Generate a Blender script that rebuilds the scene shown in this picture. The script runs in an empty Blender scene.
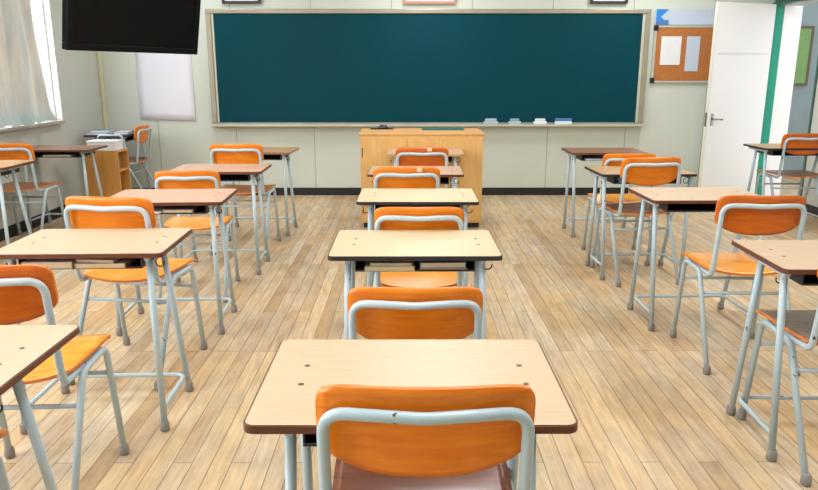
import bpy, bmesh, math, random
from mathutils import Vector, Matrix
random.seed(4)
S = bpy.context.scene
COL = S.collection
PI = math.pi

# ------------------------------------------------------------------ materials
def newmat(name):
    m = bpy.data.materials.new(name); m.use_nodes = True
    nt = m.node_tree
    return m, nt, nt.nodes['Principled BSDF'], nt.nodes, nt.links

def srgb(r, g, b):
    f = lambda c: (c/255/12.92) if c/255 <= .04045 else ((c/255+.055)/1.055)**2.4
    return (f(r), f(g), f(b), 1)

def plain(name, rgb, rough=.6, metal=0, noise=0.06, nscale=6.0, spec=.5):
    m, nt, b, N, L = newmat(name)
    c = srgb(*rgb)
    tc = N.new('ShaderNodeTexCoord'); nz = N.new('ShaderNodeTexNoise')
    nz.inputs['Scale'].default_value = nscale; nz.inputs['Detail'].default_value = 4
    L.new(tc.outputs['Object'], nz.inputs['Vector'])
    mr = N.new('ShaderNodeMapRange'); mr.inputs['From Min'].default_value = .3; mr.inputs['From Max'].default_value = .7
    mr.inputs['To Min'].default_value = 1-noise; mr.inputs['To Max'].default_value = 1+noise
    L.new(nz.outputs['Fac'], mr.inputs['Value'])
    hs = N.new('ShaderNodeHueSaturation'); hs.inputs['Color'].default_value = c
    L.new(mr.outputs[0], hs.inputs['Value']); L.new(hs.outputs[0], b.inputs['Base Color'])
    b.inputs['Roughness'].default_value = rough; b.inputs['Metallic'].default_value = metal
    b.inputs['Specular IOR Level'].default_value = spec
    return m

def wood(name, rgb1, rgb2, rough=.35, axis='X', scale=1.0, spec=.5, stretch=14, blotch=None):
    """fine streaked wood grain, running along axis (object space)"""
    m, nt, b, N, L = newmat(name)
    tc = N.new('ShaderNodeTexCoord'); mp = N.new('ShaderNodeMapping')
    sc = {'X': (1, stretch, stretch), 'Y': (stretch, 1, stretch), 'Z': (stretch, stretch, 1)}[axis]
    mp.inputs['Scale'].default_value = [s*3*scale for s in sc]
    oi = N.new('ShaderNodeObjectInfo')
    ml = N.new('ShaderNodeMath'); ml.operation = 'MULTIPLY'; ml.inputs[1].default_value = 37
    L.new(oi.outputs['Random'], ml.inputs[0])
    L.new(tc.outputs['Object'], mp.inputs['Vector'])
    va = N.new('ShaderNodeVectorMath'); va.operation = 'ADD'
    L.new(mp.outputs[0], va.inputs[0]); L.new(ml.outputs[0], va.inputs[1])
    nz = N.new('ShaderNodeTexNoise'); nz.inputs['Scale'].default_value = 1.6; nz.inputs['Detail'].default_value = 6
    nz.inputs['Roughness'].default_value = .6; nz.inputs['Distortion'].default_value = .3
    L.new(va.outputs[0], nz.inputs['Vector'])
    cr = N.new('ShaderNodeValToRGB'); cr.color_ramp.elements[0].position = .32; cr.color_ramp.elements[1].position = .68
    cr.color_ramp.elements[0].color = srgb(*rgb2); cr.color_ramp.elements[1].color = srgb(*rgb1)
    L.new(nz.outputs['Fac'], cr.inputs['Fac'])
    out = cr.outputs['Color']
    n2 = N.new('ShaderNodeTexNoise'); n2.inputs['Scale'].default_value = 9; n2.inputs['Detail'].default_value = 3
    v2 = N.new('ShaderNodeVectorMath'); v2.operation = 'ADD'
    L.new(tc.outputs['Object'], v2.inputs[0]); L.new(ml.outputs[0], v2.inputs[1]); L.new(v2.outputs[0], n2.inputs['Vector'])
    if blotch:
        c2 = N.new('ShaderNodeValToRGB'); c2.color_ramp.elements[0].position = .5; c2.color_ramp.elements[1].position = .72
        c2.color_ramp.elements[0].color = (0, 0, 0, 1); c2.color_ramp.elements[1].color = (.6, .6, .6, 1)
        L.new(n2.outputs['Fac'], c2.inputs['Fac'])
        mx = N.new('ShaderNodeMix'); mx.data_type = 'RGBA'
        L.new(c2.outputs[0], mx.inputs['Factor']); L.new(out, mx.inputs['A']); mx.inputs['B'].default_value = srgb(*blotch)
        out = mx.outputs['Result']
    L.new(out, b.inputs['Base Color'])
    mr = N.new('ShaderNodeMapRange'); mr.inputs['To Min'].default_value = rough-.03; mr.inputs['To Max'].default_value = rough+.03
    L.new(n2.outputs['Fac'], mr.inputs['Value']); L.new(mr.outputs[0], b.inputs['Roughness'])
    b.inputs['Specular IOR Level'].default_value = spec
    return m

def steel_paint():
    m, nt, b, N, L = newmat('painted_steel')
    tc = N.new('ShaderNodeTexCoord'); oi = N.new('ShaderNodeObjectInfo')
    ml = N.new('ShaderNodeMath'); ml.operation = 'MULTIPLY'; ml.inputs[1].default_value = 53
    L.new(oi.outputs['Random'], ml.inputs[0])
    va = N.new('ShaderNodeVectorMath'); va.operation = 'ADD'
    L.new(tc.outputs['Object'], va.inputs[0]); L.new(ml.outputs[0], va.inputs[1])
    nz = N.new('ShaderNodeTexNoise'); nz.inputs['Scale'].default_value = 16; nz.inputs['Detail'].default_value = 5
    nz.inputs['Roughness'].default_value = .62
    L.new(va.outputs[0], nz.inputs['Vector'])
    cr = N.new('ShaderNodeValToRGB')
    cr.color_ramp.elements[0].position = .675; cr.color_ramp.elements[0].color = srgb(184, 200, 208)
    cr.color_ramp.elements[1].position = .70; cr.color_ramp.elements[1].color = srgb(58, 52, 50)
    L.new(nz.outputs['Fac'], cr.inputs['Fac'])
    n2 = N.new('ShaderNodeTexNoise'); n2.inputs['Scale'].default_value = 3
    L.new(va.outputs[0], n2.inputs['Vector'])
    mx = N.new('ShaderNodeMix'); mx.data_type = 'RGBA'; mx.blend_type = 'MULTIPLY'; mx.inputs['Factor'].default_value = 1
    c2 = N.new('ShaderNodeValToRGB'); c2.color_ramp.elements[0].position = .35; c2.color_ramp.elements[1].position = .65
    c2.color_ramp.elements[0].color = (.82, .88, .90, 1); c2.color_ramp.elements[1].color = (1, 1, 1, 1)
    L.new(n2.outputs['Fac'], c2.inputs['Fac']); L.new(cr.outputs[0], mx.inputs['A']); L.new(c2.outputs[0], mx.inputs['B'])
    L.new(mx.outputs['Result'], b.inputs['Base Color'])
    b.inputs['Roughness'].default_value = .32
    return m

def floor_mat():
    m, nt, b, N, L = newmat('floor_planks')
    tc = N.new('ShaderNodeTexCoord'); mp = N.new('ShaderNodeMapping')
    mp.inputs['Rotation'].default_value = (0, 0, PI/2)
    L.new(tc.outputs['Object'], mp.inputs['Vector'])
    def brick(c1, c2, mort, off=.5, w=1.7):
        br = N.new('ShaderNodeTexBrick')
        br.offset = off; br.offset_frequency = 3; br.squash = 1
        br.inputs['Scale'].default_value = 1
        br.inputs['Brick Width'].default_value = w; br.inputs['Row Height'].default_value = .072
        br.inputs['Mortar Size'].default_value = .0016; br.inputs['Mortar Smooth'].default_value = .3
        br.inputs['Color1'].default_value = c1; br.inputs['Color2'].default_value = c2; br.inputs['Mortar'].default_value = mort
        L.new(mp.outputs[0], br.inputs['Vector']); return br
    b1 = brick((0, 0, 0, 1), (1, 1, 1, 1), (.5, .5, .5, 1), .37)
    cr = N.new('ShaderNodeValToRGB'); R = cr.color_ramp
    R.elements[0].position = 0; R.elements[0].color = srgb(190, 164, 130)
    R.elements[1].position = 1; R.elements[1].color = srgb(226, 208, 180)
    for p, c in ((.25, (212, 186, 148)), (.5, (220, 200, 166)), (.75, (202, 182, 154))):
        e = R.elements.new(p); e.color = srgb(*c)
    L.new(b1.outputs['Color'], cr.inputs['Fac'])
    # grain
    g = N.new('ShaderNodeMapping'); g.inputs['Scale'].default_value = (26, 2.2, 1)
    L.new(tc.outputs['Object'], g.inputs['Vector'])
    nz = N.new('ShaderNodeTexNoise'); nz.inputs['Scale'].default_value = 2; nz.inputs['Detail'].default_value = 6
    L.new(g.outputs[0], nz.inputs['Vector'])
    gr = N.new('ShaderNodeValToRGB'); gr.color_ramp.elements[0].position = .3; gr.color_ramp.elements[1].position = .7
    gr.color_ramp.elements[0].color = (.76, .74, .72, 1); gr.color_ramp.elements[1].color = (1.05, 1.05, 1.06, 1)
    L.new(nz.outputs['Fac'], gr.inputs['Fac'])
    m1 = N.new('ShaderNodeMix'); m1.data_type = 'RGBA'; m1.blend_type = 'MULTIPLY'; m1.inputs['Factor'].default_value = 1
    L.new(cr.outputs[0], m1.inputs['A']); L.new(gr.outputs[0], m1.inputs['B'])
    # worn greyish / orange blotches
    n2 = N.new('ShaderNodeTexNoise'); n2.inputs['Scale'].default_value = 1.7; n2.inputs['Detail'].default_value = 7; n2.inputs['Roughness'].default_value = .65
    g2 = N.new('ShaderNodeMapping'); g2.inputs['Scale'].default_value = (2.0, .8, 1)
    L.new(tc.outputs['Object'], g2.inputs['Vector']); L.new(g2.outputs[0], n2.inputs['Vector'])
    r2 = N.new('ShaderNodeValToRGB'); r2.color_ramp.elements[0].position = .36; r2.color_ramp.elements[1].position = .60
    r2.color_ramp.elements[0].color = (1.0, .86, .68, 1); r2.color_ramp.elements[1].color = (.90, .92, .93, 1)
    L.new(n2.outputs['Fac'], r2.inputs['Fac'])
    m2 = N.new('ShaderNodeMix'); m2.data_type = 'RGBA'; m2.blend_type = 'MULTIPLY'; m2.inputs['Factor'].default_value = 1
    L.new(m1.outputs['Result'], m2.inputs['A']); L.new(r2.outputs[0], m2.inputs['B'])
    m3 = N.new('ShaderNodeMix'); m3.data_type = 'RGBA'
    L.new(b1.outputs['Fac'], m3.inputs['Factor']); L.new(m2.outputs['Result'], m3.inputs['A'])
    m3.inputs['B'].default_value = srgb(96, 76, 56)
    n4 = N.new('ShaderNodeTexNoise'); n4.inputs['Scale'].default_value = 7; n4.inputs['Detail'].default_value = 8; n4.inputs['Roughness'].default_value = .7
    g4 = N.new('ShaderNodeMapping'); g4.inputs['Scale'].default_value = (1.6, .7, 1)
    L.new(tc.outputs['Object'], g4.inputs['Vector']); L.new(g4.outputs[0], n4.inputs['Vector'])
    r4 = N.new('ShaderNodeValToRGB'); r4.color_ramp.elements[0].position = .33; r4.color_ramp.elements[1].position = .56
    r4.color_ramp.elements[0].color = (.84, .84, .83, 1); r4.color_ramp.elements[1].color = (1.04, 1.04, 1.04, 1)
    L.new(n4.outputs['Fac'], r4.inputs['Fac'])
    m4 = N.new('ShaderNodeMix'); m4.data_type = 'RGBA'; m4.blend_type = 'MULTIPLY'; m4.inputs['Factor'].default_value = 1
    L.new(m3.outputs['Result'], m4.inputs['A']); L.new(r4.outputs[0], m4.inputs['B'])
    L.new(m4.outputs['Result'], b.inputs['Base Color'])
    rr = N.new('ShaderNodeMapRange'); rr.inputs['To Min'].default_value = .28; rr.inputs['To Max'].default_value = .52
    L.new(n2.outputs['Fac'], rr.inputs['Value']); L.new(rr.outputs[0], b.inputs['Roughness'])
    b.inputs['Specular IOR Level'].default_value = .45
    return m

def wall_mat(name, rgb, axis=0, start=0., period=.9, upper=None):
    m, nt, b, N, L = newmat(name)
    tc = N.new('ShaderNodeTexCoord'); sx = N.new('ShaderNodeSeparateXYZ'); L.new(tc.outputs['Object'], sx.inputs[0])
    a = N.new('ShaderNodeMath'); a.operation = 'SUBTRACT'; a.inputs[1].default_value = start
    L.new(sx.outputs[axis], a.inputs[0])
    w = N.new('ShaderNodeMath'); w.operation = 'PINGPONG'; w.inputs[1].default_value = period/2
    L.new(a.outputs[0], w.inputs[0])
    lt = N.new('ShaderNodeMath'); lt.operation = 'LESS_THAN'; lt.inputs[1].default_value = .006
    L.new(w.outputs[0], lt.inputs[0])
    nz = N.new('ShaderNodeTexNoise'); nz.inputs['Scale'].default_value = 1.3; nz.inputs['Detail'].default_value = 5
    L.new(tc.outputs['Object'], nz.inputs['Vector'])
    cr = N.new('ShaderNodeValToRGB'); cr.color_ramp.elements[0].position = .3; cr.color_ramp.elements[1].position = .7
    c = srgb(*rgb); cr.color_ramp.elements[0].color = (c[0]*.93, c[1]*.93, c[2]*.9, 1); cr.color_ramp.elements[1].color = c
    L.new(nz.outputs['Fac'], cr.inputs['Fac'])
    mx = N.new('ShaderNodeMix'); mx.data_type = 'RGBA'
    L.new(lt.outputs[0], mx.inputs['Factor']); L.new(cr.outputs[0], mx.inputs['A']); mx.inputs['B'].default_value = (c[0]*.62, c[1]*.62, c[2]*.58, 1)
    L.new(mx.outputs['Result'], b.inputs['Base Color'])
    b.inputs['Roughness'].default_value = .55
    return m

def emit(name, rgb, s):
    m, nt, b, N, L = newmat(name)
    b.inputs['Base Color'].default_value = srgb(*rgb)
    b.inputs['Emission Color'].default_value = srgb(*rgb); b.inputs['Emission Strength'].default_value = s
    return m

M = {}
M['steel'] = steel_paint()
M['rubber'] = plain('grey_rubber', (140, 136, 132), .75)
M['plate_orange'] = wood('orange_plywood', (236, 136, 22), (214, 108, 8), .30, 'X', 1, blotch=(240, 142, 40))
M['plate_dark'] = wood('deep_orange_plywood', (212, 110, 24), (190, 86, 14), .34, 'X', 1)
M['seat_orange'] = wood('honey_plywood', (238, 164, 62), (220, 136, 34), .24, 'X', 1, blotch=(246, 176, 84))
M['seat_red'] = wood('red_brown_plywood', (150, 84, 50), (120, 62, 36), .24, 'X', 1)
M['seat_grey'] = wood('worn_grey_brown_plywood', (134, 110, 90), (112, 90, 72), .24, 'X', 1)
M['seat_brown'] = wood('brown_plywood', (150, 98, 56), (122, 74, 40), .36, 'X', 1)
M['edge_ply'] = wood('plywood_edge', (232, 140, 56), (200, 104, 30), .5, 'X', 1)
M['top_pink'] = wood('pale_pink_laminate', (202, 177, 148), (188, 162, 132), .42, 'X', 2, stretch=20)
M['top_rose'] = wood('rose_brown_laminate', (202, 168, 144), (186, 150, 126), .36, 'X', 2, stretch=20)
M['top_cream'] = wood('cream_laminate', (208, 190, 156), (198, 180, 144), .42, 'X', 2, stretch=20)
M['top_tan'] = wood('tan_laminate', (190, 158, 116), (176, 142, 100), .4, 'X', 2, stretch=20)
M['top_brown'] = wood('brown_laminate', (160, 120, 96), (140, 102, 80), .34, 'X', 2, stretch=20)
M['top_honey'] = wood('honey_laminate', (214, 166, 104), (196, 144, 82), .3, 'X', 2, stretch=20)
M['edge_red'] = wood('red_brown_edge', (112, 62, 38), (78, 42, 28), .45, 'X', 2)
M['edge_black'] = plain('black_rubber_edge', (38, 36, 38), .5)
M['tray'] = plain('dark_steel_tray', (44, 44, 48), .5)
M['screw'] = plain('screw_head', (110, 100, 96), .35, .7)
M['hook'] = plain('dark_wire', (60, 52, 50), .4, .5)
M['wall'] = wall_mat('wall_board', (208, 215, 207), 0, 2.53, .9)
M['wall_side'] = wall_mat('wall_side_board', (196, 199, 193), 1, 100, 400)
M['ceiling'] = plain('ceiling_white', (232, 232, 226), .8)
M['floor'] = floor_mat()
M['black_base'] = plain('black_baseboard', (24, 25, 29), .5)
M['chalk'] = plain('green_chalkboard', (4, 64, 75), .5, noise=.04, nscale=2, spec=.1)
M['alu'] = plain('aluminium', (164, 158, 140), .4, .45)
M['alu_pale'] = plain('pale_aluminium', (196, 196, 184), .45, .3)
M['black_plastic'] = plain('black_plastic', (16, 16, 20), .35)
M['screen'] = plain('dark_screen', (19, 18, 18), .5, noise=.02, spec=.08)
M['bezel'] = plain('glossy_black_bezel', (8, 10, 16), .4, spec=.15)
M['white_paper'] = plain('white_paper', (226, 226, 238), .7, noise=.03, nscale=3)
M['paper'] = plain('paper', (226, 228, 232), .7, noise=.03)
M['paper_blue'] = plain('pale_blue_paper', (190, 204, 222), .7, noise=.03)
M['white_paint'] = plain('white_paint', (250, 251, 254), .3, noise=.02, nscale=2)
M['white_paint2'] = plain('cream_paint', (222, 222, 208), .45, noise=.03)
M['green_paint'] = plain('green_paint', (16, 158, 130), .4, noise=.05)
M['green_dark'] = plain('dark_green_paint', (30, 84, 74), .4)
M['grey_wall'] = plain('grey_corridor_wall', (132, 148, 152), .6)
M['green_felt'] = plain('green_noticeboard_felt', (122, 158, 100), .85)
M['brown_frame'] = plain('brown_wooden_frame', (100, 78, 64), .5)
M['black_frame'] = plain('black_wooden_frame', (38, 30, 32), .4)
M['pink_wood'] = wood('pinkish_wood_frame', (204, 150, 124), (184, 130, 104), .5)
M['cork'] = plain('cork', (176, 110, 56), .85, noise=.12, nscale=60)
M['chrome'] = plain('brushed_chrome', (150, 150, 152), .25, .9)
M['sill'] = plain('grey_stone_sill', (168, 160, 150), .5, noise=.12, nscale=30)
M['podium'] = wood('pale_beech_veneer', (228, 184, 118), (216, 168, 100), .4, 'Z', 1, stretch=8)
M['podium_top'] = wood('beech_top', (222, 176, 116), (208, 158, 96), .4, 'X', 1)
M['cabinet'] = wood('honey_cabinet_veneer', (214, 158, 84), (200, 140, 66), .45, 'Z', 1, stretch=8)
M['teal_mat'] = plain('teal_mat', (30, 96, 90), .7)
M['mouse'] = plain('dark_mouse_plastic', (34, 40, 54), .3)
M['white_card'] = plain('white_box_card', (232, 234, 240), .6, noise=.03)
M['blue'] = plain('blue_plastic', (74, 122, 186), .5)
M['blue_print'] = plain('blue_print', (40, 130, 214), .5)
M['eraser_grey'] = plain('pale_grey_felt', (176, 192, 204), .8)
M['eraser_grey2'] = plain('blue_grey_felt', (142, 164, 178), .8)
M['eraser_white'] = plain('white_felt', (222, 232, 236), .8)
M['book_green'] = plain('pale_green_paper', (206, 208, 170), .6)
M['book_blue'] = plain('pale_blue_cover', (126, 152, 170), .5)
M['book_cream'] = plain('cream_paper', (222, 208, 178), .6)
M['book_grey'] = plain('grey_cover', (150, 152, 162), .5)
M['book_lilac'] = plain('pale_lilac_paper', (196, 196, 214), .6)
M['cloth_blue'] = plain('blue_white_cloth', (150, 164, 196), .9, noise=.35, nscale=30)
M['tag_peach'] = plain('peach_sticker', (240, 196, 160), .6)
M['strip_yellow'] = plain('pale_yellow_strip', (206, 206, 172), .5)
M['lamp'] = emit('lamp_diffuser', (255, 255, 255), 3.0)
def curtain_mat():
    m, nt, b, N, L = newmat('curtain_cloth')
    tc = N.new('ShaderNodeTexCoord'); sx = N.new('ShaderNodeSeparateXYZ'); L.new(tc.outputs['Object'], sx.inputs[0])
    nz = N.new('ShaderNodeTexNoise'); nz.inputs['Scale'].default_value = 7; nz.inputs['Detail'].default_value = 4
    mp = N.new('ShaderNodeMapping'); mp.inputs['Scale'].default_value = (1, 1.6, .25)
    L.new(tc.outputs['Object'], mp.inputs[0]); L.new(mp.outputs[0], nz.inputs['Vector'])
    cr = N.new('ShaderNodeValToRGB'); cr.color_ramp.elements[0].position = .38; cr.color_ramp.elements[1].position = .62
    cr.color_ramp.elements[0].color = srgb(176, 178, 174); cr.color_ramp.elements[1].color = srgb(198, 194, 182)
    L.new(nz.outputs['Fac'], cr.inputs['Fac'])
    # printed blue-green hem
    mr = N.new('ShaderNodeMapRange'); mr.inputs['From Min'].default_value = .99; mr.inputs['From Max'].default_value = 1.14
    mr.inputs['To Min'].default_value = .75; mr.inputs['To Max'].default_value = 0
    L.new(sx.outputs['Z'], mr.inputs['Value'])
    mx = N.new('ShaderNodeMix'); mx.data_type = 'RGBA'; L.new(mr.outputs[0], mx.inputs['Factor'])
    L.new(cr.outputs[0], mx.inputs['A']); mx.inputs['B'].default_value = srgb(160, 184, 184)
    L.new(mx.outputs['Result'], b.inputs['Base Color']); b.inputs['Roughness'].default_value = .9
    tr = N.new('ShaderNodeBsdfTranslucent'); L.new(mx.outputs['Result'], tr.inputs['Color'])
    ms = N.new('ShaderNodeMixShader'); ms.inputs[0].default_value = .08
    L.new(b.outputs[0], ms.inputs[1]); L.new(tr.outputs[0], ms.inputs[2]); L.new(ms.outputs[0], N['Material Output'].inputs['Surface'])
    return m
M['curtain'] = curtain_mat()
def glass_mat():
    m, nt, b, N, L = newmat('window_glass')
    t = N.new('ShaderNodeBsdfTransparent'); gl = N.new('ShaderNodeBsdfGlossy'); gl.inputs['Roughness'].default_value = .05
    ms = N.new('ShaderNodeMixShader'); ms.inputs[0].default_value = .06
    L.new(t.outputs[0], ms.inputs[1]); L.new(gl.outputs[0], ms.inputs[2])
    L.new(ms.outputs[0], N['Material Output'].inputs['Surface'])
    return m
M['glass'] = glass_mat()

# ------------------------------------------------------------------ geometry helpers
def box(bm, x0, x1, y0, y1, z0, z1, bev=0, mi=0):
    vs = [bm.verts.new((x, y, z)) for z in (z0, z1) for y in (y0, y1) for x in (x0, x1)]
    fs = []
    for q in ((0, 2, 3, 1), (4, 5, 7, 6), (0, 1, 5, 4), (1, 3, 7, 5), (3, 2, 6, 7), (2, 0, 4, 6)):
        f = bm.faces.new([vs[i] for i in q]); f.material_index = mi; fs.append(f)
    if bev:
        es = {e for f in fs for e in f.edges}
        bmesh.ops.bevel(bm, geom=list(es), offset=bev, segments=2, affect='EDGES', profile=.5)

def fillet(pts, rad, n=6):
    """round the corners of a polyline; rad = radius or list per inner point"""
    P = [Vector(p) for p in pts]; out = [P[0]]
    for i in range(1, len(P)-1):
        r = rad[i-1] if isinstance(rad, (list, tuple)) else rad
        a, b, c = P[i-1], P[i], P[i+1]
        u = (a-b); v = (c-b); lu, lv = u.length, v.length; u.normalize(); v.normalize()
        ang = u.angle(v)
        if r <= 0 or ang > PI-.02: out.append(b); continue
        d = min(r/math.tan(ang/2), lu*.49, lv*.49)
        p0, p1 = b+u*d, b+v*d
        for k in range(n+1):
            t = k/n; out.append((1-t)**2*p0 + 2*t*(1-t)*b + t*t*p1)
    out.append(P[-1]); return out

def tube(bm, pts, r, seg=10, rend=None):
    P = [Vector(p) for p in pts]; n = len(P)
    T = []
    for i in range(n):
        t = (P[min(i+1, n-1)]-P[max(i-1, 0)]); t.normalize(); T.append(t)
    ref = Vector((0, 0, 1)) if abs(T[0].z) < .9 else Vector((1, 0, 0))
    nrm = T[0].cross(ref).normalized(); rings = []
    for i in range(n):
        if i: nrm = (nrm - T[i]*nrm.dot(T[i])).normalized()
        bn = T[i].cross(nrm)
        rr = r if rend is None else r+(rend-r)*i/(n-1)
        rings.append([bm.verts.new(P[i]+(nrm*math.cos(2*PI*k/seg)+bn*math.sin(2*PI*k/seg))*rr) for k in range(seg)])
    for i in range(n-1):
        for k in range(seg):
            f = bm.faces.new((rings[i][k], rings[i][(k+1) % seg], rings[i+1][(k+1) % seg], rings[i+1][k])); f.smooth = True
    bm.faces.new(list(reversed(rings[0]))); bm.faces.new(rings[-1])

def lathe(bm, prof, c=(0, 0, 0), seg=20):
    rings = []
    for r, z in prof:
        rings.append([bm.verts.new((c[0]+r*math.cos(2*PI*k/seg), c[1]+r*math.sin(2*PI*k/seg), c[2]+z)) for k in range(seg)])
    for i in range(len(rings)-1):
        for k in range(seg):
            f = bm.faces.new((rings[i][k], rings[i][(k+1) % seg], rings[i+1][(k+1) % seg], rings[i+1][k])); f.smooth = True
    bm.faces.new(list(reversed(rings[0]))); bm.faces.new(rings[-1])

def rounded(w, d, r, x0=0, y0=0, n=5):
    pts = []
    for cx, cy, a0 in ((w/2-r, d-r, 0), (-w/2+r, d-r, 90), (-w/2+r, r, 180), (w/2-r, r, 270)):
        for k in range(n+1):
            a = math.radians(a0+90*k/n); pts.append((x0+cx+r*math.cos(a), y0+cy+r*math.sin(a)))
    return pts

def prism(bm, pts, z0, z1, mi_side=0, mi_top=0):
    lo = [bm.verts.new((x, y, z0)) for x, y in pts]; hi = [bm.verts.new((x, y, z1)) for x, y in pts]
    f = bm.faces.new(hi); f.material_index = mi_top
    f = bm.faces.new(list(reversed(lo))); f.material_index = mi_side
    n = len(pts)
    for i in range(n):
        f = bm.faces.new((lo[i], lo[(i+1) % n], hi[(i+1) % n], hi[i])); f.material_index = mi_side

def mesh_obj(name, bm, mats, parent=None, loc=(0, 0, 0), rz=0):
    bmesh.ops.recalc_face_normals(bm, faces=bm.faces)
    me = bpy.data.meshes.new(name); bm.to_mesh(me); bm.free()
    for m in (mats if isinstance(mats, (list, tuple)) else [mats]): me.materials.append(m)
    o = bpy.data.objects.new(name, me); COL.objects.link(o)
    o.location = loc; o.rotation_euler = (0, 0, rz)
    if parent: o.parent = parent
    return o

def part(name, fn, mats, parent=None, loc=(0, 0, 0), rz=0):
    bm = bmesh.new(); fn(bm); return mesh_obj(name, bm, mats, parent, loc, rz)

def tag(o, label, cat, group=None, kind=None):
    o['label'] = label; o['category'] = cat
    if group: o['group'] = group
    if kind: o['kind'] = kind
    return o

def empty(name, loc, rz=0):
    o = bpy.data.objects.new(name, None); COL.objects.link(o)
    o.location = loc; o.rotation_euler = (0, 0, rz); o.empty_display_size = .1; return o

def struct(name, fn, mats, loc=(0, 0, 0), parent=None):
    o = part(name, fn, mats, parent, loc)
    if not parent: o['kind'] = 'structure'
    return o

def copy_tree(o, parent=None):
    c = o.copy(); COL.objects.link(c); c.parent = parent
    for ch in list(o.children): copy_tree(ch, c)
    return c

def setmat(o, idx, m):
    o.material_slots[idx].link = 'OBJECT'; o.material_slots[idx].material = m

# ------------------------------------------------------------------ room
XL, XR, YF, YB, ZC = -3.48, 4.1, 8.21, -2.6, 2.85
DY0, DY1 = 7.22, 8.12       # doorway in the right wall
struct('floor', lambda bm: box(bm, XL-.2, 7.2, YB-.2, 11, -.06, 0), M['floor'])
struct('ceiling', lambda bm: box(bm, XL-.2, XR+.2, YB-.2, YF+.2, ZC, ZC+.08), M['ceiling'])
struct('wall_front', lambda bm: box(bm, XL-.2, XR+.2, YF, YF+.12, 0, ZC), M['wall'])
struct('wall_back', lambda bm: box(bm, XL-.2, XR+.2, YB-.12, YB, 0, ZC), M['wall'])
SZ = .945
WT = .10
def left_wall(bm):
    box(bm, XL-WT, XL, YB, YF, 0, SZ-.04)
    box(bm, XL-WT, XL, YB, YF, 2.45, ZC)
    for a, b in ((YB, -1.6), (2.3, 2.75), (7.215, YF)): box(bm, XL-WT, XL, a, b, SZ-.04, 2.45)
struct('wall_left', left_wall, M['wall_side'])
struct('trim_6', lambda bm: box(bm, XL-WT+.051, XL+.001, 7.203, 7.2145, SZ+.001, 2.44), M['white_paint'])
def right_wall(bm):
    box(bm, XR, XR+.17, YB, DY0, 0, ZC); box(bm, XR, XR+.17, DY1, YF, 0, ZC); box(bm, XR, XR+.17, DY0, DY1, 2.12, ZC)
struct('wall_right', right_wall, M['wall_side'])
for n, a, b in (('window_1', 2.75, 7.215), ('window_2', -1.6, 2.3)):
    w = struct(n, lambda bm: None, [M['white_paint']])
    def fr(bm):
        x0, x1 = XL-WT, XL-WT+.04
        box(bm, x0, x1, a, b, SZ, SZ+.05); box(bm, x0, x1, a, b, 2.40, 2.45)
        k = 4
        for i in range(k+1):
            y = a+(b-a-.05)*i/k; box(bm, x0, x1, y, y+.05, SZ+.05, 2.40)
    part('window_frame', fr, M['white_paint'], w)
    for i in range(4):
        y0 = a+(b-a-.05)*i/4+.05; y1 = a+(b-a-.05)*(i+1)/4
        part('pane', lambda bm: box(bm, XL-WT+.02, XL-WT+.028, y0, y1, SZ+.05, 2.40), M['glass'], w)
    part('window_sill', lambda bm: box(bm, XL-WT, XL+.055, a-.04, b-.06, SZ-.035, SZ, .006), M['sill'], w)
struct('baseboard_front', lambda bm: box(bm, XL, XR, YF-.015, YF, 0, .088), M['black_base'])
struct('baseboard_left', lambda bm: box(bm, XL, XL+.015, YB, YF-.015, 0, .10), M['black_base'])
struct('baseboard_right', lambda bm: box(bm, XR-.015, XR, YB, DY0-.07, 0, .10), M['black_base'])
struct('trim_1', lambda bm: box(bm, XL+.002, XL+.045, YF-.045, YF-.002, .088, ZC, .006), M['strip_yellow'])
# far door frame: green jamb, white lining in the depth of the wall, dark green near jamb
struct('trim_2', lambda bm: box(bm, XR-.05, XR+.055, DY1-.02, DY1+.06, 0, 2.16), M['green_paint'])
struct('trim_3', lambda bm: box(bm, XR+.056, XR+.26, DY1-.012, DY1-.0005, 0, 2.12), M['white_paint'])
struct('trim_4', lambda bm: box(bm, XR-.012, XR+.18, DY0-.03, DY0-.001, 0, 2.16), M['green_dark'])
struct('trim_5', lambda bm: box(bm, XR-.06, XR-.001, DY0, DY1-.021, 2.12, 2.18), M['green_dark'])
# corridor beyond
struct('wall_corridor', lambda bm: box(bm, XR+.2, 7.2, 9.62, 9.74, 0, 2.85), M['grey_wall'])
nb = empty('notice_board', (5.0, 9.6, 1.62))
tag(nb, 'green felt noticeboard in a brown frame seen through the doorway', 'notice board')
part('felt_panel', lambda bm: box(bm, -.45, .31, -.012, .012, -.35, .35), M['green_felt'], nb)
def nbf(bm):
    box(bm, -.48, .34, -.018, .018, .35, .38); box(bm, -.48, .34, -.018, .018, -.38, -.35)
    box(bm, -.48, -.45, -.018, .018, -.35, .35); box(bm, .31, .34, -.018, .018, -.35, .35)
part('frame', nbf, M['brown_frame'], nb)

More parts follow.
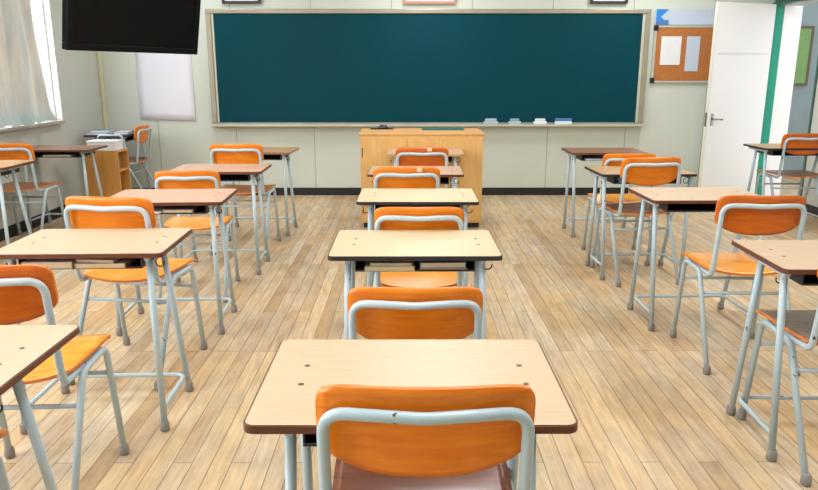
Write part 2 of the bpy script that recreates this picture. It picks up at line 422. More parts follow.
# door leaf, open into the room, hinged on the green jamb
hx, hy, fx_, fy_ = 4.03, 8.07, 3.285, 7.80
ang = math.atan2(fy_-hy, fx_-hx); ln = math.hypot(fy_-hy, fx_-hx)
d = empty('door_1', (hx, hy, 0), ang); d['kind'] = 'structure'
part('door_leaf', lambda bm: box(bm, 0, ln, -.02, .02, .01, 2.13, .003), M['white_paint'], d)
def edge(bm): box(bm, ln+.0005, ln+.006, -.021, .021, .01, 2.13)
part('edge_strip', edge, M['white_paint2'], d)
part('panel_line', lambda bm: box(bm, .03, ln-.05, .0205, .024, 1.60, 1.615), M['white_card'], d)
h = part('door_handle', lambda bm: (box(bm, ln-.075, ln-.04, .0205, .026, .84, .97, .002), tube(bm, fillet([(ln-.057, .02, .91), (ln-.057, .065, .91), (ln-.17, .065, .905)], .015), .009, 8)), M['chrome'], d)
part('latch_plate', lambda bm: box(bm, ln+.0065, ln+.009, -.012, .012, .83, .98), M['chrome'], d)

# ------------------------------------------------------------------ blackboard
bb = empty('blackboard', (.24, YF-.03, .80)); tag(bb, 'long dark teal blackboard with aluminium frame on the front wall', 'blackboard')
BW, BH = 2.47, 1.29
part('writing_surface', lambda bm: box(bm, -BW+.06, BW-.088, -.008, .02, .05, BH-.05), M['chalk'], bb)
def bframe(bm):
    box(bm, -BW, BW, -.03, .028, BH-.05, BH, .008)
    box(bm, -BW, BW, -.03, .028, 0, .05, .006)
    box(bm, -BW, -BW+.06, -.03, .028, .05, BH-.05, .006)
    box(bm, BW-.055, BW, -.03, .028, .05, BH-.05, .006)
part('frame', bframe, M['alu'], bb)
part('side_rail', lambda bm: box(bm, BW-.087, BW-.056, -.02, .02, .05, BH-.05, .004), M['alu_pale'], bb)
part('side_rail', lambda bm: box(bm, -BW+.061, -BW+.085, -.016, .02, .05, BH-.05, .003), M['alu_pale'], bb)
part('chalk_tray', lambda bm: (box(bm, -BW+.02, BW-.02, -.11, -.031, .012, .022), box(bm, -BW+.02, BW-.02, -.115, -.108, .012, .036)), M['alu_pale'], bb)
# erasers in the tray
for x0, x1, m, mb, lab in ((.875, 1.04, 'eraser_grey', 'eraser_grey', 'large pale grey felt eraser on chalk tray, nearest the lectern'),
                           (1.16, 1.30, 'eraser_grey2', 'eraser_grey', 'blue-grey felt eraser on chalk tray beside the large pale grey one'),
                           (1.445, 1.595, 'eraser_white', 'eraser_white', 'plain white felt eraser on chalk tray'),
                           (1.69, 1.88, 'blue', 'eraser_white', 'chalkboard eraser with a blue back and white felt')):
    e = empty('chalkboard_eraser', ((x0+x1)/2, YF-.098, .8225)); tag(e, lab, 'eraser', 'erasers on the chalk tray')
    w = (x1-x0)/2
    part('felt_pad', lambda bm: box(bm, -w, w, -.022, .022, 0, .045, .006), M[mb], e)
    part('back', lambda bm: box(bm, -w+.018, w-.018, -.018, .018, .0455, .075, .008) if m != 'blue' else box(bm, -w, w, -.02, .02, .0455, .078, .005), M[m], e)

# ------------------------------------------------------------------ things on walls
for x0, x1, fm, lab in ((-2.04, -1.61, 'black_frame', 'black framed picture above the left end of the blackboard'),
                        (-.035, .545, 'pink_wood', 'pinkish wood framed picture above the middle of the blackboard'),
                        (2.03, 2.445, 'black_frame', 'black framed picture above the right end of the blackboard')):
    p = empty('picture_frame', ((x0+x1)/2, YF-.03, 2.145)); tag(p, lab, 'picture frame', 'framed pictures above the blackboard')
    w = (x1-x0)/2
    part('frame', lambda bm: (box(bm, -w, w, -.012, .012, 0, .028), box(bm, -w, w, -.012, .012, .40, .428), box(bm, -w, -w+.03, -.012, .012, .028, .40), box(bm, w-.03, w, -.012, .012, .028, .40)), M[fm], p)
    part('print', lambda bm: box(bm, -w+.03, w-.03, 0, .01, .028, .40), M['white_paper'], p)
def poster(bm):
    nx, nz = 8, 10; g = []
    for j in range(nz+1):
        row = []
        for i in range(nx+1):
            x = -3.06+.63*i/nx; z = .885+.85*j/nz-(.02*(i/nx))
            row.append(bm.verts.new((x, YF-.002-.006*math.sin(i*.9+j*.4)**2 - (.012*(1-j/nz)**3), z)))
        g.append(row)
    for j in range(nz):
        for i in range(nx):
            f = bm.faces.new((g[j][i], g[j][i+1], g[j+1][i+1], g[j+1][i])); f.smooth = True
po = part('poster', poster, M['white_paper']); tag(po, 'large blank white paper sheet on the wall below the television', 'poster')
so = po.modifiers.new('t', 'SOLIDIFY'); so.thickness = .001; so.offset = 1
# cork board
cb = empty('bulletin_board', (3.2, YF-.02, 1.295)); tag(cb, 'brown cork bulletin board right of the blackboard, partly behind the door', 'bulletin board')
part('cork_panel', lambda bm: box(bm, -.40, .40, -.006, .012, .02, .60), M['cork'], cb)
part('frame', lambda bm: (box(bm, -.43, .43, -.014, .016, 0, .02), box(bm, -.43, .43, -.014, .016, .60, .62), box(bm, -.43, -.405, -.014, .016, .02, .60), box(bm, .405, .43, -.014, .016, .02, .60)), M['alu_pale'], cb)
for cx, cz in ((-.435, 0), (-.435, .57), (.39, 0), (.39, .57)):
    part('corner_cap', lambda bm: box(bm, cx, cx+.045, -.02, .017, cz-.005, cz+.055, .004), M['black_plastic'], cb)
for nm, x0, x1, z0, z1, m, lab in (('pinned_paper', 2.855, 3.08, 1.49, 1.80, 'paper', 'wider white sheet pinned on the left of the cork board'),
                                ('pinned_paper', 3.14, 3.29, 1.42, 1.80, 'paper_blue', 'narrow pale blue sheet pinned on the cork board')):
    o = part(nm, lambda bm: box(bm, x0, x1, YF-.031, YF-.028, z0, z1), M[m]); tag(o, lab, 'paper', 'sheets pinned on the cork board')
bn = empty('banner', (3.12, YF-.012, 1.925)); tag(bn, 'pale blue and white banner strip with blue corner graphic above the cork board', 'banner')
part('strip', lambda bm: box(bm, -.35, .62, -.004, .004, 0, .165), M['paper_blue'], bn)
def gfx(bm):
    for t in (((-.34, .0), (-.34, .165), (-.26, .165), (-.20, .165), (-.29, .085), (-.2, 0)), ):
        prism(bm, t, 0, .004)
    bmesh.ops.rotate(bm, cent=(0, 0, 0), matrix=Matrix.Rotation(PI/2, 3, 'X'), verts=bm.verts)
part('graphic', gfx, M['blue_print'], bn, (0, -.0045, 0))
part('lower_graphic', lambda bm: box(bm, -.34, -.2, -.012, -.009, .0, .05), M['blue'], bn)

# television hanging near the left corner
A = Vector((-2.575, 5.52, 1.568)); Bp = Vector((-1.965, 6.815, 1.570))
tv = empty('television', A); dx = Bp-A
tv.rotation_mode = 'XYZ'
W_ = dx.length; Hh = W_*.575; tilt = math.radians(10)
tv.rotation_euler = (tilt, 0, math.atan2(dx.y, dx.x))
tag(tv, 'large black flat screen television hung in the left front corner', 'television')
def tvb(bm):
    box(bm, 0, W_, -.01, .05, 0, .05, .004); box(bm, 0, W_, -.01, .05, Hh-.05, Hh, .004)
    box(bm, 0, .06, -.01, .05, .05, Hh-.05, .004); box(bm, W_-.06, W_, -.01, .05, .05, Hh-.05, .004)
part('bezel', tvb, M['bezel'], tv)
part('screen', lambda bm: box(bm, .06, W_-.06, 0, .012, .05, Hh-.05), M['screen'], tv)
part('back_cover', lambda bm: box(bm, .12, W_-.12, .051, .10, .10, Hh-.08, .02), M['bezel'], tv)
mt = part('ceiling_mount', lambda bm: box(bm, W_/2-.03, W_/2+.03, .19, .23, .3, ZC-1.585, .004), M['bezel'], tv); mt.rotation_euler = (-tilt, 0, 0)
mt.location = (0, 0, 0)

# curtain
def curtain(bm):
    ny, nz = 150, 26; g = []
    for j in range(nz+1):
        z = .955+(2.62-.955)*j/nz; row = []
        for i in range(ny+1):
            t = i/ny
            yend = 6.78-.15*(z-.955)/1.1
            y = 4.6+(yend-4.6)*t
            ph = t*78
            amp = .042*(.75+.5*math.sin(t*31+2))*(1+.35*math.sin(z*3+t*19))
            x = XL+.075+amp*math.sin(ph+.5*math.sin(z*2.1))+.010*math.sin(ph*2.3+z)
            if j < 2: x += .022*(2-j)*(.5+.5*math.sin(t*47)); 
            row.append(bm.verts.new((x, y, z+(.012*math.sin(t*60) if j == 0 else 0))))
        g.append(row)
    for j in range(nz):
        for i in range(ny):
            f = bm.faces.new((g[j][i], g[j][i+1], g[j+1][i+1], g[j+1][i])); f.smooth = True
cu = empty('curtain', (XL+.075, 5.8, 2.6)); tag(cu, 'pale cream curtain hanging over the window on the left', 'curtain')
cc = part('drape', curtain, M['curtain'], cu); cc.location = -Vector(cu.location)
part('curtain_rail', lambda bm: tube(bm, [(0, -3.0, .03), (0, 1.35, .03)], .014, 8), M['chrome'], cu)

# ------------------------------------------------------------------ school desk (origin: middle of the near edge, on the floor)
DH, DD, DW = .738, .455, .652
def make_desk(tx=.258):
    r = empty('school_desk', (0, 0, 0))
    def top(bm):
        o = rounded(DW, DD, .024); i = rounded(DW-.008, DD-.008, .020, 0, .004)
        prism(bm, o, DH-.017, DH-.0015, 1, 1)
        prism(bm, i, DH-.0014, DH, 1, 0)
    t = part('tabletop', top, [M['top_pink'], M['edge_red']], r)
    for x, y in ((-.238, .187), (-.238, .287), (.252, .187), (.252, .287)):
        part('screw', lambda bm: lathe(bm, [(.007, 0), (.007, .0006), (.004, .001)], (x, y, DH), 8), M['screw'], t)
    for s in (-1, 1):
        for (ty, fy) in ((.055, .014), (.225, .377)):
            p = [(s*tx, ty, DH-.018), (s*.276, fy, .012)]
            l = part('leg', lambda bm: tube(bm, p, .0128, 10), M['steel'], r)
            part('foot_cap', lambda bm: lathe(bm, [(.014, 0), (.0185, .004), (.0185, .028), (.0165, .036), (.0165, .040), (.0135, .044)], (s*.276, fy, 0), 12), M['rubber'], l)
        part('side_rail', lambda bm: tube(bm, [(s*tx, .03, DH-.0285), (s*tx, .36, DH-.0285)], .011, 8), M['steel'], r)
        def hook(bm):
            a = [(s*.262, .10, DH-.024), (s*.30, .10, DH-.024), (s*.302, .10, DH-.06)]
            for k in range(9):
                an = math.radians(180-200*k/8) if s > 0 else math.radians(200*k/8)
                a.append((s*.286+.016*math.cos(an)*1.0, .10-.004*k/8, DH-.062-.015*math.sin(math.radians(200*k/8))))
            a[2] = (a[3][0], .10, DH-.05)
            tube(bm, a, .0028, 6)
        part('hook', hook, M['hook'], r)
    zr = .095
    yj = .345
    def foot(bm):
        pts = fillet([(-.2745, .03, zr), (-.2745, yj, zr), (.2745, yj, zr), (.2745, .03, zr)], .05)
        tube(bm, pts, .0095, 8)
    part('foot_rail', foot, M['steel'], r)
    def tray(bm):
        x, y0, y1, z0, z1 = .232, .05, .37, DH-.072, DH-.0175
        box(bm, -x, x, y0, y1, z0, z0+.004)
        box(bm, -x, -x+.004, y0, y1, z0+.004, z1); box(bm, x-.004, x, y0, y1, z0+.004, z1)
        box(bm, -x+.004, x-.004, y1-.004, y1, z0+.004, z1)
        box(bm, -x+.004, x-.004, y0, y0+.003, z0+.004, z0+.008)
    part('book_tray', tray, M['tray'], r)
    return r

# ------------------------------------------------------------------ school chair (origin: centre of the four feet, facing +y)
def make_chair():
    r = empty('school_chair', (0, 0, 0))
    # seat: grid with rounded corners mapped on a superellipse-like outline
    def seat(bm):
        nu, nv = 16, 16; top, bot = [], []
        for j in range(nv+1):
            v = -1+2*j/nv; tr, br = [], []
            for i in range(nu+1):
                u = -1+2*i/nu
                # squircle mapping keeps the outline rounded
                uu = u*math.sqrt(max(0, 1-.13*v**8)); vv = v*math.sqrt(max(0, 1-.13*u**8))
                hw = .203+.006*vv
                x = uu*hw; y = .085+vv*.195 - (.018*(1-u*u) if v < 0 else -.004*(1-u*u))*abs(v)**2
                z = .485-.020*(1-u*u)*(.35+.65*max(0, -v)) -.010*max(0, v-.55)**2*8
                tr.append(bm.verts.new((x, y, z))); br.append(bm.verts.new((x, y, z-.011)))
            top.append(tr); bot.append(br)
        for j in range(nv):
            for i in range(nu):
                f = bm.faces.new((top[j][i], top[j][i+1], top[j+1][i+1], top[j+1][i])); f.smooth = True
                f = bm.faces.new((bot[j][i], bot[j+1][i], bot[j+1][i+1], bot[j][i+1])); f.smooth = True; f.material_index = 1
        ring = [(0, i) for i in range(nu)]+[(j, nu) for j in range(nv)]+[(nv, nu-i) for i in range(nu)]+[(nv-j, 0) for j in range(nv)]
        for k in range(len(ring)):
            a, b = ring[k], ring[(k+1) % len(ring)]
            f = bm.faces.new((top[a[0]][a[1]], bot[a[0]][a[1]], bot[b[0]][b[1]], top[b[0]][b[1]])); f.material_index = 1
    st = part('seat', seat, [M['seat_orange'], M['edge_ply']], r)
    for x in (-.155, .155):
        part('screw', lambda bm: lathe(bm, [(.006, 0), (.006, .001), (.003, .002)], (x, -.045, .4755), 8), M['screw'], st)
    # backrest plate, in front of the tube
    def plate(bm):
        nu, nv = 20, 10; A_, B_ = [], []
        for j in range(nv+1):
            v = -1+2*j/nv; ra, rb = [], []
            for i in range(nu+1):
                u = -1+2*i/nu
                uu = u*math.sqrt(max(0, 1-.12*abs(v)**6)); vv = v*math.sqrt(max(0, 1-.26*abs(u)**9))
                x = .2025*uu
                ztop = .850+.002*(1-u*u); zbot = .698-.039*(1-abs(u)**2.4)
                z = (ztop+zbot)/2+(ztop-zbot)/2*vv
                yc = -.168+.030*uu*uu - (z-.78)*.16
                ra.append(bm.verts.new((x, yc, z))); rb.append(bm.verts.new((x, yc+.011, z)))
            A_.append(ra); B_.append(rb)
        for j in range(nv):
            for i in range(nu):
                for G in (A_, B_):
                    f = bm.faces.new((G[j][i], G[j][i+1], G[j+1][i+1], G[j+1][i])); f.smooth = True
        ring = [(0, i) for i in range(nu)]+[(j, nu) for j in range(nv)]+[(nv, nu-i) for i in range(nu)]+[(nv-j, 0) for j in range(nv)]
        for k in range(len(ring)):
            a, b = ring[k], ring[(k+1) % len(ring)]
            f = bm.faces.new((A_[a[0]][a[1]], B_[a[0]][a[1]], B_[b[0]][b[1]], A_[b[0]][b[1]])); f.material_index = 1
    part('backrest', plate, [M['plate_orange'], M['edge_ply']], r)
    # one bent tube: runner under seat, up, across behind the plate, down, runner
    def btube(bm):
        w = .187
        side = [(-w+.002, .17, .454), (-w, -.125, .454), (-w, -.152, .65), (-w, -.17, .804)]
        mid = [(-.09, -.191, .807), (0, -.196, .803), (.09, -.191, .807)]
        pts = side+mid+[(-x, y, z) for x, y, z in reversed(side)]
        tube(bm, fillet(pts, [.045, .3, .062, .3, .3, .3, .062, .3, .045], 7), .0118, 12)
    part('back_frame', btube, M['steel'], r)
    for s in (-1, 1):
        def lf(bm):
            pts = [(s*.210, .241, .012), (s*.204, .185, .455), (s*.204, -.02, .450), (s*.210, -.242, .012)]
            tube(bm, fillet(pts, [.05, .06], 7), .0118, 12)
        l = part('leg_frame', lf, M['steel'], r)
        for y in (.241, -.242):
            part('foot_cap', lambda bm: lathe(bm, [(.013, 0), (.0175, .004), (.0185, .026), (.016, .034), (.015, .040), (.0125, .044)], (s*.210, y, 0), 12), M['rubber'], l)
    part('stretcher', lambda bm: tube(bm, [(-.202, .199, .35), (.202, .199, .35)], .0085, 8), M['steel'], r)
    part('stretcher', lambda bm: tube(bm, [(-.202, -.062, .35), (.202, -.062, .35)], .0085, 8), M['steel'], r)
    return r

proto_d, proto_w, proto_c = make_desk(), make_desk(.297), make_chair()
used = {}
def child(o, n): return [c for c in o.children if c.name.split('.')[0] == n]
def place_desk(x, y, a, label, top='top_pink', edge='edge_red', dz=0):
    pr = proto_w if x > 1 else proto_d
    o = copy_tree(pr) if pr in used else pr; used[pr] = True
    o.location = (x, y, 0); o.rotation_euler = (0, 0, math.radians(a))
    if dz: o.scale = (1, 1, 1+dz/DH)
    tag(o, label, 'desk', 'school desks in rows')
    for c in o.children:
        if not c.name.startswith('tabletop'):
            c.scale.x = 1 if abs(x) > .5 else (.93 if y < 2 else .98)
    t = child(o, 'tabletop')[0]; setmat(t, 0, M[top]); setmat(t, 1, M[edge])
    return o
def place_chair(x, y, a, label, seat='seat_orange', plate='plate_orange', k=1):
    o = copy_tree(proto_c) if proto_c in used else proto_c; used[proto_c] = True
    o.location = (x, y, 0); o.rotation_euler = (0, 0, math.radians(a)); o.scale = (k, k, k)
    tag(o, label, 'chair', 'school chairs at the desks')
    setmat(child(o, 'seat')[0], 0, M[seat]); setmat(child(o, 'backrest')[0], 0, M[plate])
    return o

D = {}
D['C1'] = place_desk(.007, 1.226, -.1, 'pale pinkish school desk with a brown edge, large in the foreground at bottom centre')
D['C2'] = place_desk(.031, 2.511, .1, 'cream-topped desk with a black rubber edge and green and blue books in its tray', 'top_cream', 'edge_black')
D['C3'] = place_desk(.057, 3.644, -.5, 'cream-topped desk with a black rubber edge in the centre row, its tray without books', 'top_cream', 'edge_black')
D['C4'] = place_desk(.058, 4.676, -1.1, 'pale pinkish desk in the centre row, second one from the lectern', 'top_rose')
D['C5'] = place_desk(.156, 5.892, -.8, 'pale tan desk directly in front of the wooden lectern', 'top_rose', 'top_tan')
D['L1'] = place_desk(-1.2, 1.335, 0, 'pinkish desk cut off at the lower left edge of the picture')
D['L2'] = place_desk(-1.248, 2.549, 1.8, 'pinkish desk at left with a chipped brown front edge and papers in its tray')
D['L3'] = place_desk(-1.298, 3.629, 2.7, 'pinkish desk with a few white papers in its tray, left of centre', 'top_rose')
D['L4'] = place_desk(-1.332, 4.81, .7, 'pinkish brown desk left of the lectern, fourth from the camera in its row', 'top_rose')
D['L5'] = place_desk(-1.326, 6.049, -2.1, 'tan brown desk left of the lectern, closest of its row to the blackboard', 'top_tan', 'top_brown')
D['R2'] = place_desk(1.627, 2.317, -1.9, 'pinkish desk with a scuffed reddish edge, cut off at the right of the picture')
D['R3'] = place_desk(1.64, 3.683, .7, 'pinkish tan desk in the right row with a wide black tray opening below', 'top_pink')
D['R4'] = place_desk(1.637, 4.685, 1.9, 'tan desk with a black edge and a blue-white cloth in its tray', 'top_tan', 'edge_black')
D['R5'] = place_desk(1.735, 5.986, .1, 'brown-topped desk right of the lectern with a paper in its tray', 'top_brown', 'edge_red')
D['A1'] = place_desk(-3.085, 4.80, 0, 'honey-coloured desk against the left wall, cut off by the left edge', 'top_honey', 'edge_red', .03)
D['A2'] = place_desk(-3.15, 6.24, 0, 'glossy brown desk against the left wall beside the wooden cabinet', 'top_brown', 'edge_red')
D['X'] = place_desk(3.57, 6.364, 0, 'black-edged desk standing beside the open white door', 'top_tan', 'edge_black')
D['K'] = place_desk(-2.93, 7.73, 90, 'dark desk in the left front corner with papers lying on top', 'tray', 'edge_black', .03)

for k, n in (('C1', 2), ('C2', 1)):
    for hk in sorted(child(D[k], 'hook'), key=lambda o: sum(v.co.x for v in o.data.vertices))[:n]: bpy.data.objects.remove(hk)

C = {}
C['C1'] = place_chair(.034, 1.325, 0, 'orange plywood chair with worn tube, nearest the camera at bottom centre', 'seat_red')
C['C2'] = place_chair(.024, 2.04, 0, 'orange chair between the foreground desk and the desk holding green and blue books', 'seat_red', k=.955)
C['C3'] = place_chair(.054, 3.15, 0, 'orange chair tucked between the two cream black-edged desks', k=.98)
C['C4'] = place_chair(.0, 4.36, 0, 'orange chair with a small pale sticker on its top edge behind the second cream desk', plate='plate_orange')
C['C5'] = place_chair(.116, 5.50, 0, 'orange chair at the desk directly in front of the lectern', 'seat_orange', 'plate_dark')
C['L1'] = place_chair(-1.262, 1.445, 0, 'orange chair barely showing at the bottom left corner of the picture')
C['L2'] = place_chair(-1.262, 2.14, 3, 'orange chair at far left foreground with a chipped leg and glossy seat', 'seat_orange', 'plate_dark')
C['L3'] = place_chair(-1.305, 3.22, -8, 'orange chair turned slightly, tucked under the desk with white papers', k=1.02)
C['L4'] = place_chair(-1.355, 4.42, 4, 'orange chair at the pinkish brown desk left of centre, fourth from the camera', k=.965)
C['L5'] = place_chair(-1.32, 5.63, -2, 'orange chair with a brown seat at the tan desk left of the lectern', 'seat_brown', k=1.02)
C['R2'] = place_chair(1.60, 2.42, 0, 'chair with worn grey-brown seat and orange edge, cut off at right', 'seat_grey', 'plate_dark')
C['R3'] = place_chair(1.65, 3.345, -2, 'dark orange chair with glossy honey seat pulled out in the right row', 'seat_orange', 'plate_dark')
C['R4'] = place_chair(1.608, 4.79, 6, 'orange chair with reddish seat and peeling legs at the black-edged tan desk', 'seat_red', k=1.01)
C['R5'] = place_chair(1.645, 5.32, 0, 'orange chair half hidden behind another, at the brown desk right of the lectern', k=.97)
C['A2'] = place_chair(-3.225, 5.85, 0, 'orange chair with brown seat at the left wall by the glossy brown desk', 'seat_brown')
C['X'] = place_chair(3.605, 6.53, 0, 'dark orange chair with brown seat beside the open door at right', 'seat_brown', 'plate_dark', k=1.025)
C['K'] = place_chair(-3.02, 7.73, 90, 'orange chair seen sideways, facing the left wall at the corner desk', 'seat_brown')

# small pale stickers on two backrests
def sticker(chair, x, z, w=.025):
    part('sticker', lambda bm: box(bm, x-w/2, x+w/2, -.1925, -.1900, z-.012, z+.012), M['tag_peach'], child(chair, 'backrest')[0])
sticker(C['C4'], .075, .838, .03); sticker(C['C5'], .055, .838, .035)

# ------------------------------------------------------------------ things in the trays
def book(name, desk, x0, x1, y0, y1, z0, z1, m, label, cat='book', rot=0, pages=True, group='books and papers in the desk trays'):
    base = Vector(desk.location); a = desk.rotation_euler.z
    cx, cy = (x0+x1)/2, (y0+y1)/2; c, s = math.cos(a), math.sin(a)
    o = empty(name, (base.x+cx*c-cy*s, base.y+cx*s+cy*c, DH-.0678+z0), a+math.radians(rot))
    w, d_, h_ = (x1-x0)/2, (y1-y0)/2, z1-z0
    if pages:
        part('cover', lambda bm: (box(bm, -w, w, -d_, d_, 0, .002), box(bm, -w, w, -d_, d_, h_-.002, h_), box(bm, -w, -w+.002, -d_, d_, .002, h_-.002)), M[m], o)
        part('pages', lambda bm: box(bm, -w+.0025, w-.003, -d_+.003, d_-.003, .0022, h_-.0022), M['book_cream'], o)
    else:
        part('sheets', lambda bm: box(bm, -w, w, -d_, d_, 0, h_, .0008), M[m], o)
    tag(o, label, cat, group); return o
book('notebook', D['C2'], -.19, .0, .04, .27, 0, .018, 'book_green', 'thick pale green notebook at the left of the centre desk tray')
book('notebook', D['C2'], -.17, -.01, .045, .26, .0185, .030, 'book_cream', 'cream notebook lying on the pale green notebook')
book('notebook', D['C2'], .015, .2, .05, .28, 0, .010, 'black_plastic', 'black notebook beneath the blue book in the centre desk tray')
book('book', D['C2'], .015, .19, .045, .28, .0105, .032, 'book_blue', 'pale blue book at the right of the centre desk tray', rot=2)
book('book', D['L2'], -.22, -.03, .045, .27, 0, .026, 'book_lilac', 'pale lilac book in the tray of the chipped desk')
book('book', D['L2'], -.02, .17, .045, .27, 0, .018, 'book_cream', 'cream book in the tray of the chipped desk at left')
book('notebook', D['L2'], -.01, .14, .05, .26, .0185, .033, 'book_grey', 'grey notebook on top of the cream book', rot=-6)
book('paper_stack', D['L3'], -.17, -.02, .04, .25, 0, .012, 'paper', 'few loose white papers in a tray at left of centre', 'paper', 8, False)
book('book', D['L3'], .0, .16, .05, .25, 0, .02, 'book_grey', 'grey book in the same tray as the loose white papers')
book('paper_stack', D['R5'], -.20, .0, .045, .27, 0, .014, 'paper_blue', 'pale bluish papers in the tray of the brown-topped right desk', 'paper', 0, False)
book('paper_stack', D['C5'], .10, .19, .045, .25, 0, .04, 'paper', 'white papers bunched in the tray of the desk in front of the lectern', 'paper', 0, False)
book('book', D['A2'], -.1, .15, .05, .25, 0, .02, 'book_grey', 'grey book in the tray of the glossy brown desk')
# crumpled cloth in R4's tray
def cloth(bm):
    bmesh.ops.create_icosphere(bm, subdivisions=4, radius=1)
    for v in bm.verts:
        n = v.co.normalized()
        k = 1+.16*math.sin(n.x*9+2*n.y)+.12*math.sin(n.y*13+n.z*7)+.08*math.sin(n.z*17+n.x*11)
        v.co = Vector((n.x*.075*k, n.y*.09*k, max(-.0, n.z*.03*k+.022)))
    for f in bm.faces: f.smooth = True
o = part('crumpled_cloth', cloth, M['cloth_blue']); o.location = (1.635-.14, 4.685+.125, DH-.0678); tag(o, 'crumpled blue and white cloth in the tray of the black-edged tan desk', 'cloth')
# small pale pouch hanging from the R4 hook
def pouch(bm):
    for i in range(3):
        pass
    lathe(bm, [(.006, 0), (.020, .01), (.024, .035), (.017, .06), (.006, .075), (.003, .11)], (0, 0, 0), 12)
o = part('drawstring_pouch', pouch, M['book_cream']); o.location = (1.333, 4.775, .52); tag(o, 'small cream pouch hanging from the side hook of the black-edged tan desk', 'pouch')

# papers on corner desk
for i, (x, y, w, d_, z, m, lab) in enumerate(((-3.27, 7.62, .11, .16, 0, 'book_grey', 'grey folder lying at the wall side of the corner desk'),
                                           (-3.27, 7.64, .09, .13, .0205, 'book_blue', 'blue-grey folder on top of the grey folder in the corner'),
                                           (-3.06, 7.66, .07, .14, 0, 'book_lilac', 'pale lilac folder on the corner desk near the chair'))):
    o = empty('folder', (x, y, DH*(1+.03/DH)+.0003+z), .1*i)
    part('cover', lambda bm: (box(bm, -w, w, -d_, d_, 0, .002), box(bm, -w, w, -d_, d_, .018, .02)), M[m], o)
    part('sheets', lambda bm: box(bm, -w+.004, w-.004, -d_+.004, d_-.004, .0022, .0178), M['paper'], o)
    tag(o, lab, 'folder', 'folders on the corner desk')

# ------------------------------------------------------------------ wooden cabinet with white box
cab = empty('shelf_cabinet', (-2.99, 7.03, 0)); tag(cab, 'honey-coloured wooden cabinet with open shelf side, between the left desks and corner desk', 'cabinet')
CH = .66
def carc(bm):
    box(bm, -.17, .16, -.13, -.115, 0, CH)           # near side panel
    box(bm, -.17, .16, .115, .13, 0, CH)             # far side panel
    box(bm, -.17, .16, -.1148, .1148, CH-.018, CH)   # top
    box(bm, -.17, .16, -.1148, .1148, .03, .048)     # bottom
    box(bm, -.17, -.155, -.1148, .1148, .0485, CH-.0185)
part('carcass', carc, M['cabinet'], cab)
part('shelf', lambda bm: box(bm, -.154, .155, -.1145, .1145, CH-.21, CH-.192), M['cabinet'], cab)
part('plinth', lambda bm: box(bm, -.15, .15, -.11, .11, 0, .0295), M['black_base'], cab)
for i, (yy, w, hh, m) in enumerate(((-.07, .02, .13, 'paper'), (-.02, .018, .12, 'book_blue'))):
    o = part('file_box', lambda bm: box(bm, -.1, .1, -w, w, 0, hh, .002), M[m]); o.location = (-2.97, 7.03+yy, CH-.1915)
    tag(o, ('white' if i == 0 else 'blue-grey')+' file box standing on the open shelf of the wooden cabinet', 'file box', 'file boxes on the cabinet shelf')
wb = empty('cardboard_box', (-2.985, 7.0, CH+.0005)); tag(wb, 'white cardboard box lying on the wooden cabinet', 'box')
part('box_body', lambda bm: box(bm, -.14, .14, -.09, .09, 0, .078, .003), M['white_card'], wb)
part('lid', lambda bm: box(bm, -.144, .144, -.094, .094, .0785, .095, .003), M['white_card'], wb)
part('cart_handle', lambda bm: tube(bm, fillet([(-.13, .122, CH), (-.13, .122, CH+.13), (.12, .122, CH+.13), (.12, .122, CH)], .04), .010, 10), M['steel'], cab)['label'] = 'blue-grey arched tube handle'

# ------------------------------------------------------------------ lectern
pz = .875
lec = empty('lectern', (.135, 6.66, 0)); tag(lec, 'wide pale wooden teacher lectern below the blackboard', 'lectern')
hw, hd = .555, .28
part('body', lambda bm: box(bm, -hw, hw, -hd, hd, .05, pz-.022, .003), M['podium'], lec)
part('top', lambda bm: box(bm, -hw-.012, hw+.012, -hd-.01, hd+.01, pz-.0218, pz, .004), M['podium_top'], lec)
part('plinth', lambda bm: box(bm, -hw+.02, hw-.02, -hd+.02, hd-.02, 0, .0498), M['black_base'], lec)
part('door_panel', lambda bm: box(bm, -hw+.025, -.137, -hd-.008, -hd-.0005, .07, pz-.05, .002), M['podium'], lec)
part('door_panel', lambda bm: box(bm, -.129, hw-.003, -hd-.008, -hd-.0005, .07, pz-.05, .002), M['podium'], lec)
part('hinge', lambda bm: box(bm, -hw+.012, -hw+.023, -hd-.010, -hd-.0005, .66, .74), M['chrome'], lec)
part('hinge', lambda bm: box(bm, -hw+.012, -hw+.023, -hd-.010, -hd-.0005, .14, .22), M['chrome'], lec)
mp_ = part('mouse_pad', lambda bm: box(bm, -.11, .11, -.07, .07, 0, .004, .001), M['black_plastic']); mp_.location = (-.24, 6.86, pz+.0003)
tag(mp_, 'black mouse pad at the left end of the lectern', 'mouse pad')
mo = empty('computer_mouse', (-.225, 6.86, pz+.0046)); tag(mo, 'dark computer mouse on the black pad', 'computer mouse')
def mouse(bm):
    bmesh.ops.create_uvsphere(bm, u_segments=20, v_segments=12, radius=1)
    for v in bm.verts: v.co = Vector((v.co.x*.05, v.co.y*.034, max(0, v.co.z)*.036*(1-.25*v.co.x)))
    for f in bm.faces: f.smooth = True
part('shell', mouse, M['mouse'], mo)
part('scroll_wheel', lambda bm: box(bm, .022, .036, -.003, .003, .026, .034, .001), M['black_plastic'], mo)
tm = part('desk_mat', lambda bm: prism(bm, rounded(.40, .24, .012), 0, .006), M['teal_mat']); tm.location = (.345, 6.70, pz+.0003)
tag(tm, 'flat dark teal mat on the right half of the lectern', 'mat')

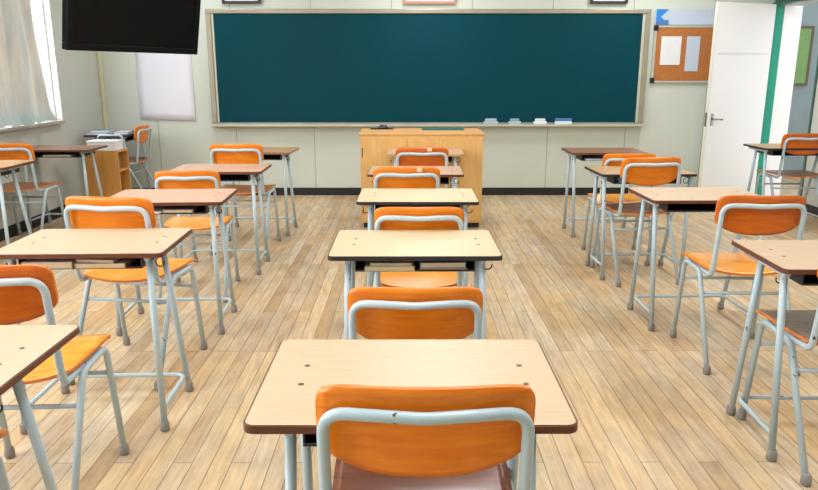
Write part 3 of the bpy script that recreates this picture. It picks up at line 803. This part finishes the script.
# ------------------------------------------------------------------ ceiling lamps (they light the room and glint on the desk tops)
def lamp(x, y, label):
    e = empty('ceiling_lamp', (x, y, ZC-.001)); tag(e, label, 'lamp', 'ceiling lamps')
    part('housing', lambda bm: box(bm, -.16, .16, -.62, .62, -.05, 0, .004), M['white_paint'], e)
    part('diffuser', lambda bm: box(bm, -.14, .14, -.60, .60, -.062, -.0505, .003), M['lamp'], e)
    ld = bpy.data.lights.new('lamp_light', 'AREA'); ld.shape = 'RECTANGLE'; ld.size = .28; ld.size_y = 1.2
    ld.energy = LAMP*(.6 if (x < 0 and y > 6) else 1); ld.color = (.97, .99, 1)
    lo = bpy.data.objects.new('lamp_light', ld); COL.objects.link(lo); lo.parent = e; lo.location = (0, 0, -.07)
LAMP = 25
for x in (-2.1, .25, 2.6):
    for y in (1.4, 4.2, 7.0):
        lamp(x, y, 'white rectangular fluorescent ceiling lamp above the desks')

# daylight through the windows
def area(name, loc, rot, sx, sy, e, col=(1, 1, 1)):
    ld = bpy.data.lights.new(name, 'AREA'); ld.shape = 'RECTANGLE'; ld.size = sx; ld.size_y = sy; ld.energy = e; ld.color = col
    o = bpy.data.objects.new(name, ld); COL.objects.link(o); o.location = loc; o.rotation_euler = rot; return o
area('daylight', (XL-.35, 5.0, 1.75), (0, -PI/2, 0), 1.6, 4.4, 170, (.95, .98, 1))
area('daylight', (XL-.35, .35, 1.75), (0, -PI/2, 0), 1.6, 3.9, 160, (.95, .98, 1))
w = bpy.data.worlds.new('sky'); S.world = w; w.use_nodes = True
bg = w.node_tree.nodes['Background']; bg.inputs['Color'].default_value = (.93, .97, 1, 1); bg.inputs['Strength'].default_value = 1.6

# ------------------------------------------------------------------ camera
cam = bpy.data.cameras.new('camera'); co = bpy.data.objects.new('camera', cam); COL.objects.link(co)
cam.sensor_width = 36; cam.lens = 702.39/818*36; cam.clip_start = .05
co.location = (0, 0, 1.3944)
co.rotation_mode = 'YXZ'
f = Vector((math.sin(.003157)*math.cos(.239286), math.cos(.003157)*math.cos(.239286), -math.sin(.239286)))
co.rotation_mode = 'QUATERNION'; co.rotation_quaternion = f.to_track_quat('-Z', 'Y')
S.camera = co
S.view_settings.view_transform = 'Standard'; S.view_settings.look = 'None'; S.view_settings.gamma = 1
S.view_settings.exposure = 0.0; S.view_settings.use_curve_mapping = False
S.cycles.max_bounces = 8
